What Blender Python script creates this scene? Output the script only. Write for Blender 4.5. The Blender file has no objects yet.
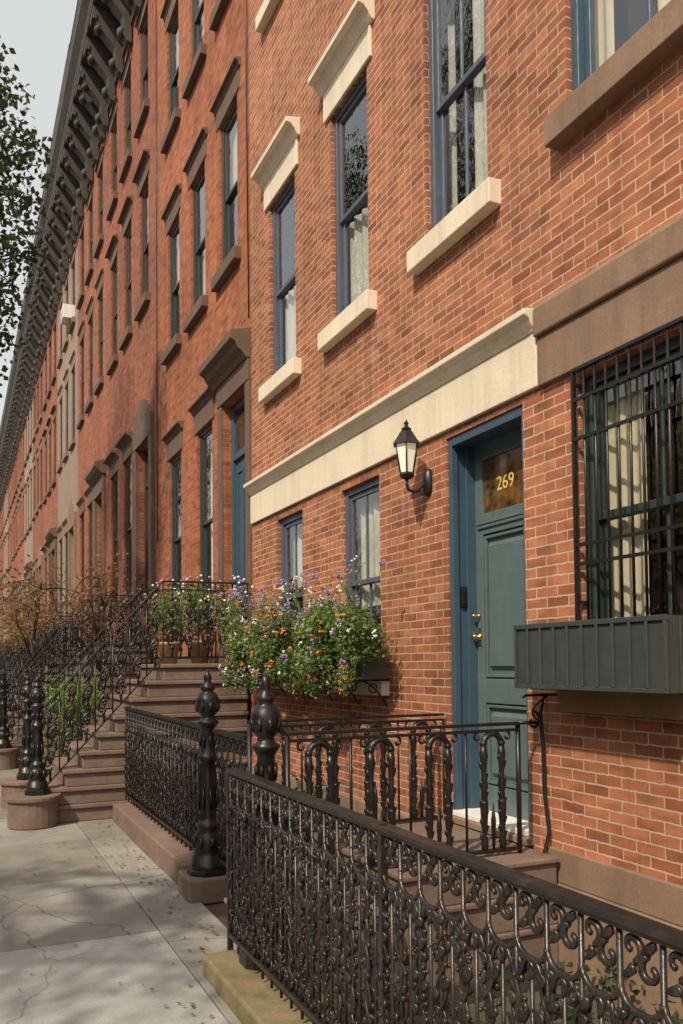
import bpy, bmesh, math, random
from mathutils import Vector, Matrix
R = random.Random(11)
sc = bpy.context.scene
F = 3.01      # facade plane (x), camera at origin, street runs along +Y
GZ = -1.6     # sidewalk level

# ------------------------------------------------------------------ builder
class MB:
    def __init__(s): s.v=[]; s.f=[]; s.m=[]; s.sm=[]
    def add(s,vs,fs,m=0,sm=False):
        b=len(s.v); s.v+= [tuple(p) for p in vs]
        for f in fs:
            s.f.append([b+i for i in f]); s.m.append(m); s.sm.append(sm)
    def quad(s,a,b,c,d,m=0): s.add([a,b,c,d],[(0,1,2,3)],m)
    def box(s,x0,x1,y0,y1,z0,z1,m=0):
        v=[(x,y,z) for x in (x0,x1) for y in (y0,y1) for z in (z0,z1)]
        s.add(v,[(0,1,3,2),(4,6,7,5),(0,4,5,1),(2,3,7,6),(0,2,6,4),(1,5,7,3)],m)
    def fbox(s,Fn,s0,s1,o0,o1,z0,z1,m=0):
        v=[Fn(a,c,b) for a in (s0,s1) for b in (o0,o1) for c in (z0,z1)]
        s.add(v,[(0,1,3,2),(4,6,7,5),(0,4,5,1),(2,3,7,6),(0,2,6,4),(1,5,7,3)],m)
    def tube(s,pts,r,n=6,m=0,closed=False):
        pts=[Vector(p) for p in pts]; N=len(pts)
        if N<2: return
        rr=r if isinstance(r,(list,tuple)) else [r]*N
        vs=[]; prev=None
        for i,p in enumerate(pts):
            a=pts[i-1] if (i>0 or closed) else p
            b=pts[(i+1)%N] if (i<N-1 or closed) else p
            t=(b-a)
            if t.length<1e-9: t=Vector((0,0,1))
            t.normalize()
            if prev is None:
                ref=Vector((0,0,1)) if abs(t.z)<.9 else Vector((1,0,0))
                u=t.cross(ref).normalized()
            else:
                u=prev-t*prev.dot(t)
                if u.length<1e-6: u=t.orthogonal()
                u.normalize()
            w=t.cross(u); prev=u
            for k in range(n):
                an=2*math.pi*k/n
                vs.append(p+(u*math.cos(an)+w*math.sin(an))*rr[i])
        fs=[]
        L=N if closed else N-1
        for i in range(L):
            j=(i+1)%N
            for k in range(n):
                k2=(k+1)%n
                fs.append((i*n+k,i*n+k2,j*n+k2,j*n+k))
        if not closed:
            fs.append(tuple(range(n))[::-1]); fs.append(tuple((N-1)*n+k for k in range(n)))
        s.add(vs,fs,m,True)
    def lathe(s,prof,cx,cy,cz,n=16,m=0,flute=None,sm=True,rot=0):
        vs=[];N=len(prof)
        for i,(r,z) in enumerate(prof):
            for k in range(n):
                a=2*math.pi*k/n+rot; q=r
                if flute and flute[0]<=z<=flute[1] and k%2: q=r*.8
                vs.append((cx+q*math.cos(a),cy+q*math.sin(a),cz+z))
        fs=[]
        for i in range(N-1):
            for k in range(n):
                k2=(k+1)%n
                fs.append((i*n+k,i*n+k2,(i+1)*n+k2,(i+1)*n+k))
        fs.append(tuple(range(n))[::-1]); fs.append(tuple((N-1)*n+k for k in range(n)))
        s.add(vs,fs,m,sm)
    ICV=[(-1,1.618,0),(1,1.618,0),(-1,-1.618,0),(1,-1.618,0),(0,-1,1.618),(0,1,1.618),(0,-1,-1.618),(0,1,-1.618),(1.618,0,-1),(1.618,0,1),(-1.618,0,-1),(-1.618,0,1)]
    ICF=[(0,11,5),(0,5,1),(0,1,7),(0,7,10),(0,10,11),(1,5,9),(5,11,4),(11,10,2),(10,7,6),(7,1,8),(3,9,4),(3,4,2),(3,2,6),(3,6,8),(3,8,9),(4,9,5),(2,4,11),(6,2,10),(8,6,7),(9,8,1)]
    def blob(s,c,r,m=0):
        if not isinstance(r,(tuple,list)): r=(r,r,r)
        k=1/1.902
        s.add([(c[0]+a*k*r[0],c[1]+b*k*r[1],c[2]+d*k*r[2]) for a,b,d in s.ICV],s.ICF,m,True)
    def fleaf(s,Fn,cs,cz,l,w,th,ang,o=0,m=0):   # cast leaf lying in the fence plane
        k=1/1.902; ca,sa=math.cos(ang),math.sin(ang)
        vs=[]
        for a,b,d in s.ICV:
            u=a*k*l; v=b*k*w*(1-.35*a*k); q=d*k*th+.006*math.cos(a*2)
            vs.append(Fn(cs+u*ca-v*sa,cz+u*sa+v*ca,o+q))
        s.add(vs,s.ICF,m,True)
    def prism(s,prof,y0,y1,m=0):
        n=len(prof)
        vs=[(x,y0,z) for x,z in prof]+[(x,y1,z) for x,z in prof]
        fs=[tuple(range(n)),tuple(range(n,2*n))[::-1]]
        for i in range(n):
            j=(i+1)%n; fs.append((i,j,n+j,n+i))
        s.add(vs,fs,m)
    def leaf(s,p,size,m=0,flat=0.0):
        d=Vector((R.gauss(0,1),R.gauss(0,1),R.gauss(0,1)*(1-flat)-.25)).normalized()
        u=d.orthogonal().normalized()
        w=d.cross(u); a=R.random()*6.28
        u2=u*math.cos(a)+w*math.sin(a); nn=d.cross(u2)
        l=size*R.uniform(.7,1.3); b=l*.36
        p=Vector(p)
        q=p+d*l*.5
        s.add([p,q+u2*b+nn*b*.4,p+d*l,q-u2*b+nn*b*.4],[(0,1,2),(0,2,3)],m)
    def obj(s,name,mats,parent=None,bevel=0,fix=True,seg=2):
        me=bpy.data.meshes.new(name)
        me.from_pydata(s.v,[],s.f)
        for mt in mats: me.materials.append(mt)
        me.polygons.foreach_set('material_index',s.m)
        me.polygons.foreach_set('use_smooth',s.sm)
        if fix:
            bm=bmesh.new(); bm.from_mesh(me)
            bmesh.ops.recalc_face_normals(bm,faces=bm.faces)
            bm.to_mesh(me); bm.free()
        me.update()
        o=bpy.data.objects.new(name,me); sc.collection.objects.link(o)
        if parent: o.parent=parent
        if bevel:
            b=o.modifiers.new('bev','BEVEL'); b.width=bevel; b.segments=seg; b.limit_method='ANGLE'; b.angle_limit=math.radians(40)
        return o
def empty(name):
    e=bpy.data.objects.new(name,None); sc.collection.objects.link(e); e.empty_display_size=.2
    return e

# ------------------------------------------------------------------ materials
def base(name):
    m=bpy.data.materials.new(name); m.use_nodes=True
    nt=m.node_tree; b=nt.nodes['Principled BSDF']
    return m,nt,b
def N(nt,t,**k):
    n=nt.nodes.new(t)
    for a,v in k.items(): setattr(n,a,v)
    return n
def ramp(nt,src,stops):
    r=N(nt,'ShaderNodeValToRGB'); nt.links.new(src,r.inputs[0])
    e=r.color_ramp.elements
    while len(e)<len(stops): e.new(.5)
    for i,(p,c) in enumerate(stops):
        e[i].position=p; e[i].color=(c[0],c[1],c[2],1) if isinstance(c,tuple) else (c,c,c,1)
    return r.outputs[0]
def mixc(nt,mode,f,a,b):
    n=N(nt,'ShaderNodeMix'); n.data_type='RGBA'; n.blend_type=mode
    for idx,val in ((0,f),(6,a),(7,b)):
        if hasattr(val,'links'): nt.links.new(val,n.inputs[idx])
        elif isinstance(val,tuple): n.inputs[idx].default_value=(val[0],val[1],val[2],1)
        else: n.inputs[idx].default_value=val
    return n.outputs[2]
def noise(nt,co,scale,detail=4,rough=.6):
    n=N(nt,'ShaderNodeTexNoise'); n.inputs['Scale'].default_value=scale; n.inputs['Detail'].default_value=detail; n.inputs['Roughness'].default_value=rough
    nt.links.new(co,n.inputs['Vector']); return n.outputs['Fac']
def streaks(nt,co,lo=.75):
    mp=N(nt,'ShaderNodeMapping'); nt.links.new(co,mp.inputs[0]); mp.inputs['Scale'].default_value=(6,6,.35)
    return ramp(nt,noise(nt,mp.outputs[0],1,4,.7),[(.35,lo),(.55,1.0)])
def bump(nt,b,h,dist,strength=1.0,prev=None):
    n=N(nt,'ShaderNodeBump'); n.inputs['Distance'].default_value=dist; n.inputs['Strength'].default_value=strength
    nt.links.new(h,n.inputs['Height'])
    if prev: nt.links.new(prev,n.inputs['Normal'])
    nt.links.new(n.outputs[0],b.inputs['Normal']); return n.outputs[0]

def brick_mat(name,c1,c2,mortar,dirt=.35,mort=.011):
    m,nt,b=base(name)
    tc=N(nt,'ShaderNodeTexCoord'); co=tc.outputs['Object']
    sp=N(nt,'ShaderNodeSeparateXYZ'); nt.links.new(co,sp.inputs[0])
    ad=N(nt,'ShaderNodeMath',operation='ADD'); nt.links.new(sp.outputs[0],ad.inputs[0]); nt.links.new(sp.outputs[1],ad.inputs[1])
    wob=noise(nt,co,22,3)
    wm=N(nt,'ShaderNodeMath',operation='MULTIPLY_ADD'); nt.links.new(wob,wm.inputs[0]); wm.inputs[1].default_value=.014; wm.inputs[2].default_value=-.007
    za=N(nt,'ShaderNodeMath',operation='ADD'); nt.links.new(sp.outputs[2],za.inputs[0]); nt.links.new(wm.outputs[0],za.inputs[1])
    ya=N(nt,'ShaderNodeMath',operation='ADD'); nt.links.new(ad.outputs[0],ya.inputs[0]); nt.links.new(wm.outputs[0],ya.inputs[1])
    cb=N(nt,'ShaderNodeCombineXYZ'); nt.links.new(ya.outputs[0],cb.inputs[0]); nt.links.new(za.outputs[0],cb.inputs[1])
    BW,RH=.186,.0585
    br=N(nt,'ShaderNodeTexBrick'); nt.links.new(cb.outputs[0],br.inputs['Vector'])
    br.inputs['Scale'].default_value=1; br.inputs['Brick Width'].default_value=BW; br.inputs['Row Height'].default_value=RH
    br.inputs['Mortar Size'].default_value=mort*.5; br.inputs['Mortar Smooth'].default_value=.25; br.inputs['Bias'].default_value=-.1
    br.inputs['Color1'].default_value=(*c1,1); br.inputs['Color2'].default_value=(*c2,1); br.inputs['Mortar'].default_value=(*mortar,1)
    br2=N(nt,'ShaderNodeTexBrick')
    br2.inputs['Scale'].default_value=1; br2.inputs['Brick Width'].default_value=BW; br2.inputs['Row Height'].default_value=RH*1.0
    br2.inputs['Mortar Size'].default_value=0; br2.inputs['Bias'].default_value=.42
    mp0=N(nt,'ShaderNodeMapping'); nt.links.new(cb.outputs[0],mp0.inputs[0]); mp0.inputs['Location'].default_value=(BW*46,RH*38,0); nt.links.new(mp0.outputs[0],br2.inputs['Vector'])
    br2.inputs['Color1'].default_value=(.50,.44,.46,1); br2.inputs['Color2'].default_value=(1.12,1.1,1.08,1); br2.inputs['Mortar'].default_value=(1,1,1,1)
    mp=N(nt,'ShaderNodeMapping'); nt.links.new(cb.outputs[0],mp.inputs[0]); mp.inputs['Scale'].default_value=(5,14,1)
    v=N(nt,'ShaderNodeTexNoise'); nt.links.new(mp.outputs[0],v.inputs['Vector']); v.inputs['Scale'].default_value=1; v.inputs['Detail'].default_value=1
    var=ramp(nt,v.outputs['Fac'],[(.3,.66),(.5,1.0),(.72,1.22)])
    inv=N(nt,'ShaderNodeMath',operation='SUBTRACT'); inv.inputs[0].default_value=1; nt.links.new(br.outputs['Fac'],inv.inputs[1])
    c=mixc(nt,'MULTIPLY',inv.outputs[0],br.outputs['Color'],br2.outputs['Color'])
    c=mixc(nt,'MULTIPLY',mixc(nt,'MULTIPLY',1,inv.outputs[0],(.8,.8,.8)),c,var)
    big=ramp(nt,noise(nt,co,.7,5),[(.3,1-dirt),(.62,1.05)])
    c=mixc(nt,'MULTIPLY',.75,c,big)
    c=mixc(nt,'MULTIPLY',.7,c,streaks(nt,co,.68))
    fine=noise(nt,co,160,3)
    c=mixc(nt,'MULTIPLY',.5,c,ramp(nt,fine,[(.3,.72),(.7,1.15)]))
    ef=ramp(nt,noise(nt,co,2.3,6,.7),[(.57,0.0),(.8,.38)])
    c=mixc(nt,'MIX',ef,c,(mortar[0]*.9,mortar[1]*.85,mortar[2]*.8))
    nt.links.new(c,b.inputs['Base Color']); b.inputs['Roughness'].default_value=.88
    p=bump(nt,b,inv.outputs[0],.007,.8)
    bump(nt,b,fine,.003,.6,p)
    return m
def stone_mat(name,col,var=.25,rough=.8,bscale=60,bd=.003,moss=None,sc1=3,stain=0,streak=0,crack=0):
    m,nt,b=base(name); co=N(nt,'ShaderNodeTexCoord').outputs['Object']
    c=ramp(nt,noise(nt,co,sc1,6,.65),[(.3,tuple(x*(1-var) for x in col)),(.7,tuple(min(1,x*(1+var*.5)) for x in col))])
    c=mixc(nt,'MULTIPLY',.6,c,ramp(nt,noise(nt,co,bscale,3),[(.3,.8),(.7,1.1)]))
    if stain:
        c=mixc(nt,'MULTIPLY',stain,c,ramp(nt,noise(nt,co,.9,7,.75),[(.35,(.45,.43,.40)),(.55,(1,1,1))]))
        c=mixc(nt,'MULTIPLY',stain,c,ramp(nt,noise(nt,co,11,6,.8),[(.3,.55),(.45,1.0)]))
    if streak: c=mixc(nt,'MULTIPLY',streak,c,streaks(nt,co,.6))
    if crack:
        nz=N(nt,'ShaderNodeTexNoise'); nt.links.new(co,nz.inputs['Vector']); nz.inputs['Scale'].default_value=2.5; nz.inputs['Detail'].default_value=5
        dm=mixc(nt,'ADD',.35,co,nz.outputs['Color'])
        vo=N(nt,'ShaderNodeTexVoronoi'); vo.feature='DISTANCE_TO_EDGE'; vo.inputs['Scale'].default_value=.42; nt.links.new(dm,vo.inputs['Vector'])
        c=mixc(nt,'MULTIPLY',crack,c,ramp(nt,vo.outputs['Distance'],[(.0012,.3),(.004,1.0)]))
    if moss:
        c=mixc(nt,'MIX',ramp(nt,noise(nt,co,6,6,.7),[(.42,0.0),(.62,.85)]),c,moss)
    nt.links.new(c,b.inputs['Base Color']); b.inputs['Roughness'].default_value=rough
    bump(nt,b,noise(nt,co,bscale,4),bd,.6)
    return m
def paint_mat(name,col,rough=.4,wear=.12,spec=.5,rust=None):
    m,nt,b=base(name); co=N(nt,'ShaderNodeTexCoord').outputs['Object']
    c=ramp(nt,noise(nt,co,7,6,.7),[(.3,tuple(x*(1-wear) for x in col)),(.7,tuple(min(1,x*(1+wear)) for x in col))])
    if rust: c=mixc(nt,'MIX',ramp(nt,noise(nt,co,16,6,.75),[(.5,0.0),(.68,.75)]),c,rust)
    nt.links.new(c,b.inputs['Base Color'])
    b.inputs['Specular IOR Level'].default_value=spec
    rr=ramp(nt,noise(nt,co,12,4),[(.3,rough*.8),(.7,min(1,rough*1.3))]); nt.links.new(rr,b.inputs['Roughness'])
    bump(nt,b,noise(nt,co,90,3),.0015,.6)
    return m
def leaf_mat(name,c1,c2,trans=.35):
    m,nt,b=base(name)
    g=N(nt,'ShaderNodeNewGeometry')
    co=N(nt,'ShaderNodeTexCoord').outputs['Object']
    c=ramp(nt,g.outputs['Random Per Island'],[(0,c1),(1,c2)])
    c=mixc(nt,'MULTIPLY',.7,c,ramp(nt,noise(nt,co,1.7,3),[(.35,.55),(.65,1.25)]))
    nt.links.new(c,b.inputs['Base Color']); b.inputs['Roughness'].default_value=.55
    t=N(nt,'ShaderNodeBsdfTranslucent'); nt.links.new(mixc(nt,'MULTIPLY',1,c,(1.3,1.4,.6)),t.inputs[0])
    mx=N(nt,'ShaderNodeMixShader'); mx.inputs[0].default_value=trans
    nt.links.new(b.outputs[0],mx.inputs[1]); nt.links.new(t.outputs[0],mx.inputs[2])
    nt.links.new(mx.outputs[0],nt.nodes['Material Output'].inputs[0])
    return m
def glass_mat(name,tint=(.92,.94,.93),extra=.13):
    # single sheet of glass: Schlick reflectance that is the same from both sides
    m,nt,b=base(name); nt.nodes.remove(b)
    co=N(nt,'ShaderNodeTexCoord').outputs['Object']
    tr=N(nt,'ShaderNodeBsdfTransparent'); tr.inputs[0].default_value=(*tint,1)
    gl=N(nt,'ShaderNodeBsdfGlossy'); gl.inputs['Roughness'].default_value=.015; gl.inputs[0].default_value=(.95,.97,1,1)
    bp=N(nt,'ShaderNodeBump'); bp.inputs['Distance'].default_value=.006; bp.inputs['Strength'].default_value=.6
    nt.links.new(noise(nt,co,4,2),bp.inputs['Height']); nt.links.new(bp.outputs[0],gl.inputs['Normal'])
    lw=N(nt,'ShaderNodeLayerWeight'); lw.inputs[0].default_value=.5
    pw=N(nt,'ShaderNodeMath',operation='POWER'); nt.links.new(lw.outputs['Facing'],pw.inputs[0]); pw.inputs[1].default_value=4.0
    ad=N(nt,'ShaderNodeMath',operation='MULTIPLY_ADD'); ad.use_clamp=True; nt.links.new(pw.outputs[0],ad.inputs[0]); ad.inputs[1].default_value=.86; ad.inputs[2].default_value=extra
    mx=N(nt,'ShaderNodeMixShader'); nt.links.new(ad.outputs[0],mx.inputs[0]); nt.links.new(tr.outputs[0],mx.inputs[1]); nt.links.new(gl.outputs[0],mx.inputs[2])
    nt.links.new(mx.outputs[0],nt.nodes['Material Output'].inputs[0])
    return m

M={}
M['brickA']=brick_mat('brick_a',(.44,.168,.080),(.33,.105,.053),(.58,.44,.32),.35,.0105)
M['brick0']=brick_mat('brick_0',(.45,.172,.080),(.34,.11,.053),(.58,.44,.32),.35,.0105)
M['brickB']=brick_mat('brick_b',(.42,.142,.064),(.34,.103,.047),(.42,.22,.13),.3,.008)
M['brickC']=brick_mat('brick_c',(.34,.112,.056),(.26,.078,.045),(.38,.20,.13),.35,.008)
M['brickD']=brick_mat('brick_d',(.39,.135,.065),(.30,.095,.05),(.40,.22,.14),.35,.008)
M['brownstone_wall']=stone_mat('brownstone_wall',(.33,.24,.19),.15,.8,60,.003,None,3,0,.5)
M['cream']=stone_mat('cream_trim',(.82,.72,.57),.07,.6,80,.0012,None,3,0,.35)
M['brown']=stone_mat('brownstone',(.27,.175,.12),.2,.85,70,.003,None,3,0,.5)
M['brownB']=stone_mat('brownstone_dark',(.15,.095,.07),.2,.8,70,.003)
M['tan']=stone_mat('tan_stone',(.36,.22,.13),.2,.85,70,.003)
M['step']=stone_mat('stoop_stone',(.22,.15,.12),.25,.85,50,.004,None,3,.5)
M['moss']=stone_mat('mossy_stone',(.27,.20,.12),.25,.9,50,.005,(.10,.11,.035))
M['areafloor']=stone_mat('area_floor',(.09,.085,.06),.3,.9,40,.006,(.05,.06,.025))
M['iron']=paint_mat('black_iron',(.013,.0115,.0115),.34,.35)
M['ironR']=paint_mat('weathered_iron',(.018,.015,.015),.34,.5,.6,(.07,.042,.034))
M['blue']=paint_mat('blue_frame_paint',(.045,.090,.132),.45)
M['door']=paint_mat('door_paint',(.10,.148,.155),.38)
M['frameA']=paint_mat('slate_frame_paint',(.08,.10,.14),.45)
M['frameB']=paint_mat('dark_frame_paint',(.028,.045,.047),.45)
M['frameC']=paint_mat('brown_frame_paint',(.05,.035,.03),.5)
M['corn']=paint_mat('cornice_paint',(.065,.054,.045),.6,.3)
M['box']=paint_mat('planter_paint',(.045,.055,.054),.5)
M['soil']=stone_mat('soil',(.06,.04,.03),.3,1,40,.01)
M['glass']=glass_mat('window_glass')
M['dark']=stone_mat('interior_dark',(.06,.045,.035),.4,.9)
M['curtain']=stone_mat('curtain_cloth',(.72,.63,.47),.06,.9,300,.0005)
M['blind']=stone_mat('blind_cloth',(.58,.56,.50),.06,.9,300,.0005)
M['roof']=stone_mat('roof_tar',(.06,.06,.06),.2)
m,nt,b=base('brass'); b.inputs['Base Color'].default_value=(.75,.48,.16,1); b.inputs['Metallic'].default_value=1; b.inputs['Roughness'].default_value=.3; M['brass']=m
m,nt,b=base('gold_leaf_paint'); b.inputs['Base Color'].default_value=(.8,.55,.15,1); b.inputs['Roughness'].default_value=.4; M['gold']=m
m,nt,b=base('frosted_lamp_glass'); b.inputs['Base Color'].default_value=(.85,.82,.74,1); b.inputs['Roughness'].default_value=.25; b.inputs['Emission Color'].default_value=(1,.85,.6,1); b.inputs['Emission Strength'].default_value=.15; M['lampglass']=m
m,nt,b=base('amber_glass_painted_reflection'); co=N(nt,'ShaderNodeTexCoord').outputs['Object']
nt.links.new(ramp(nt,noise(nt,co,9,4),[(.35,(.03,.02,.012)),(.65,(.20,.10,.03))]),b.inputs['Base Color']); b.inputs['Roughness'].default_value=.08; M['amberRefl']=m  # gold-brown mottle paints tree reflections into the glass colour
for nm,c in (('purple',(.36,.22,.58)),('orange',(.75,.16,.03)),('white',(.8,.78,.75)),('pink',(.65,.20,.30))):
    m,nt,b=base('petal_'+nm); b.inputs['Base Color'].default_value=(*c,1); b.inputs['Roughness'].default_value=.6; M['f_'+nm]=m
M['leafG']=leaf_mat('leaf_green',(.09,.15,.04),(.22,.30,.10))
M['leafT']=leaf_mat('leaf_tree',(.035,.06,.03),(.085,.115,.05),.4)
M['leafO']=leaf_mat('leaf_opposite_tree',(.20,.20,.06),(.48,.43,.18),.5)
M['leafR']=leaf_mat('leaf_maple',(.17,.09,.05),(.36,.23,.11),.4)
M['leafH']=leaf_mat('leaf_boxwood',(.10,.20,.03),(.24,.36,.07),.3)
M['bark']=stone_mat('bark',(.10,.075,.055),.4,.95,25,.02)
M['con1']=stone_mat('concrete_1',(.32,.305,.28),.22,.9,90,.004,None,2.2,.5,0,.8)
M['con2']=stone_mat('concrete_2',(.42,.42,.405),.14,.9,90,.004,None,2.2,.4,0,.5)
M['con3']=stone_mat('concrete_3',(.25,.235,.205),.2,.9,90,.004,None,2.2,.55,0,.8)
M['asph']=stone_mat('asphalt',(.05,.05,.052),.2,.9,120,.004)
M['gnd']=stone_mat('ground_soil',(.12,.10,.07),.3,.95,20,.01)
M['white']=paint_mat('white_paint',(.75,.74,.72),.5)

# ------------------------------------------------------------------ houses
def wall(mb,y0,y1,z0,z1,ops,x=F,depth=.12,m=0):
    ys=sorted({y0,y1,*[o[0] for o in ops],*[o[1] for o in ops]})
    zs=sorted({z0,z1,*[o[2] for o in ops],*[o[3] for o in ops]})
    for i in range(len(ys)-1):
        for j in range(len(zs)-1):
            cy=(ys[i]+ys[i+1])/2; cz=(zs[j]+zs[j+1])/2
            if any(o[0]<cy<o[1] and o[2]<cz<o[3] for o in ops): continue
            mb.quad((x,ys[i],zs[j]),(x,ys[i],zs[j+1]),(x,ys[i+1],zs[j+1]),(x,ys[i+1],zs[j]),m)
    for a,b_,c,d in [o[:4] for o in ops]:
        dd=depth
        mb.quad((x,a,c),(x+dd,a,c),(x+dd,a,d),(x,a,d),m)
        mb.quad((x,b_,c),(x,b_,d),(x+dd,b_,d),(x+dd,b_,c),m)
        mb.quad((x,a,d),(x+dd,a,d),(x+dd,b_,d),(x,b_,d),m)
        mb.quad((x,a,c),(x,b_,c),(x+dd,b_,c),(x+dd,a,c),m)

class House:
    def __init__(s,wallmat,trim,frame,y0,y1,curt='curtain'):
        s.w=MB(); s.t=MB(); s.fr=MB(); s.g=MB(); s.c=MB(); s.i=MB(); s.co=MB()
        s.mats=(wallmat,trim,frame,curt); s.y0=y0; s.y1=y1; s.ops=[]
        s.e=empty('brick_house')
    def window(s,y0,y1,z0,z1,style=0,munt=True,fine=True,fm=0):
        s.ops.append((y0,y1,z0,z1))
        x=F+.035; f=s.fr; cw=.055
        f.box(x,x+.075,y0,y0+cw,z0,z1,fm); f.box(x,x+.075,y1-cw,y1,z0,z1,fm)
        f.box(x,x+.075,y0+cw,y1-cw,z1-cw,z1,fm); f.box(x-.01,x+.075,y0+cw,y1-cw,z0,z0+.05,fm)
        a=y0+cw; b=y1-cw; c=z0+.05; d=z1-cw; mid=(c+d)/2
        for (lo,hi,xx) in ((mid-.02,d,x+.02),(c,mid+.02,x+.048)):
            sw=.042
            f.box(xx,xx+.027,a,a+sw,lo,hi,fm); f.box(xx,xx+.027,b-sw,b,lo,hi,fm)
            f.box(xx,xx+.027,a+sw,b-sw,lo,lo+sw,fm); f.box(xx,xx+.027,a+sw,b-sw,hi-sw,hi,fm)
            if munt:
                ym=(a+b)/2; f.box(xx+.004,xx+.022,ym-.011,ym+.011,lo+sw,hi-sw,fm)
            s.g.quad((xx+.014,a+sw,lo+sw),(xx+.014,a+sw,hi-sw),(xx+.014,b-sw,hi-sw),(xx+.014,b-sw,lo+sw))
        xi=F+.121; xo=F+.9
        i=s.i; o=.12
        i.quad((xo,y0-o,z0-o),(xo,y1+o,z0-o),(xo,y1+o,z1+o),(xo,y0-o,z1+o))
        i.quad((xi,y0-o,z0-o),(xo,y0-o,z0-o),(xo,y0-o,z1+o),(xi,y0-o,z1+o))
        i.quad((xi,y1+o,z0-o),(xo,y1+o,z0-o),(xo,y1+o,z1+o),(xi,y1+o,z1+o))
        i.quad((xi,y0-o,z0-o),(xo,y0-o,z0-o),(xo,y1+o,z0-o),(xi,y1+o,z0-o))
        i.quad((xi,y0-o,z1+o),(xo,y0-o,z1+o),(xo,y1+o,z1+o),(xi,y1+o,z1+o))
        W=y1-y0
        def drape(ya,yb,za,zb,xx):
            n=max(4,int((yb-ya)/.018)) if fine else 6
            ph=R.random()*6
            pts=[(xx+.016*math.sin(k*.9+ph)+.008*math.sin(k*.37+ph*2),ya+(yb-ya)*k/n) for k in range(n+1)]
            vs=[(p[0],p[1],za) for p in pts]+[(p[0],p[1],zb) for p in pts]
            s.c.add(vs,[(k,k+1,n+2+k,n+1+k) for k in range(n)],0,True)
        if style==0:
            drape(y0,y0+W*.42,z0,z1,F+.16); drape(y1-W*.30,y1,z0,z1,F+.16)
        elif style==1:
            drape(y0,y1,z0+(z1-z0)*R.uniform(.35,.65),z1,F+.16)
        elif style==2:
            drape(y0,y1,z0,z0+(z1-z0)*.5,F+.16); drape(y0,y0+W*.3,z0+(z1-z0)*.5,z1,F+.20)
        elif style==3:
            drape(y0,y0+W*.5,z0,z1,F+.16); drape(y1-W*.15,y1,z0,z1,F+.20)
    def sill(s,y0,y1,zt,h=.15,p=.09,over=.13,m=0):
        s.t.box(F-p,F+.003,y0-over,y1+over,zt-h,zt,m)
        s.t.box(F+.003,F+.034,y0+.002,y1-.002,zt-.03,zt+.006,m)
    def hood(s,y0,y1,zb,h=.34,p=.06,crown=.13,cp=.1,over=.12,m=0):
        s.t.box(F-p*.5,F+.002,y0-over+.02,y1+over-.02,zb,zb+h,m)
        zt=zb+h; a=y0-over; b=y1+over
        s.t.prism([(F,zt),(F-p*.6,zt),(F-p,zt+.03),(F-p-.01,zt+.05),(F-p-cp*.5,zt+crown*.62),(F-p-cp,zt+crown*.68),(F-p-cp,zt+crown),(F,zt+crown+.025)],a-.04,b+.04,m)
    def cornice(s,z=12.1,top=13.65):
        c=s.co; a=s.y0+.002; b=s.y1-.002
        c.box(F-.05,F,a,b,z,z+.1); c.box(F-.03,F,a,b,z+.1,z+.75)
        c.prism([(F,z+.75),(F-.12,z+.75),(F-.2,z+.85),(F-.62,z+.9),(F-.66,z+1.02),(F-.78,z+1.2),(F-.82,z+1.45),(F-.82,top-.05),(F,top)],a,b)
        n=int((b-a)/.85)
        for k in range(n+1):
            y=a+.1+(b-a-.45)*k/n
            pr=[(F-.03,z-.35),(F-.12,z-.32),(F-.2,z-.2),(F-.16,z-.02),(F-.2,z+.15),(F-.36,z+.34),(F-.54,z+.52),(F-.60,z+.70),(F-.61,z+.895),(F-.2,z+.87),(F-.03,z+.75)]
            c.prism(pr,y,y+.24)
            c.box(F-.64,F-.55,y-.03,y+.27,z+.60,z+.72)
            c.blob((F-.22,y+.12,z-.15),(.08,.15,.12)); c.blob((F-.5,y+.12,z+.48),(.09,.15,.1))
            if k<n:
                ym=y+.24+((b-a-.45)/n-.24)/2
                c.prism([(F-.03,z+.35),(F-.3,z+.6),(F-.36,z+.87),(F-.03,z+.8)],ym-.06,ym+.06)
                c.blob((F-.04,ym,z+.22),(.05,.16,.08))
    def finish(s,ztop,zbot=GZ-.2,cornice=True):
        wall(s.w,s.y0,s.y1,zbot,ztop,s.ops)
        a,b=s.y0,s.y1; X=F+11
        s.w.quad((F,a,ztop),(X,a,ztop),(X,b,ztop),(F,b,ztop),1)
        s.w.quad((X,a,zbot),(X,b,zbot),(X,b,ztop),(X,a,ztop))
        s.w.quad((F,a,zbot),(X,a,zbot),(X,a,ztop),(F,a,ztop)); s.w.quad((F,b,zbot),(X,b,zbot),(X,b,ztop),(F,b,ztop))
        wm,tm,fm,cm=s.mats
        s.w.obj('walls',[M[wm],M['roof']],s.e,fix=False)
        s.t.obj('stone_trim',[M[tm],M['tan'],M['brown']],s.e,bevel=.006)
        s.fr.obj('window_frames',[M[fm],M['frameB'],M['blue']],s.e,bevel=.003,seg=1)
        s.g.obj('window_glass',[M['glass']],s.e,fix=False)
        s.c.obj('curtains',[M[cm]],s.e,fix=False)
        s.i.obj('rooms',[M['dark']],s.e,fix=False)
        if s.co.v: s.co.obj('cornice',[M['corn']],s.e)

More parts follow.
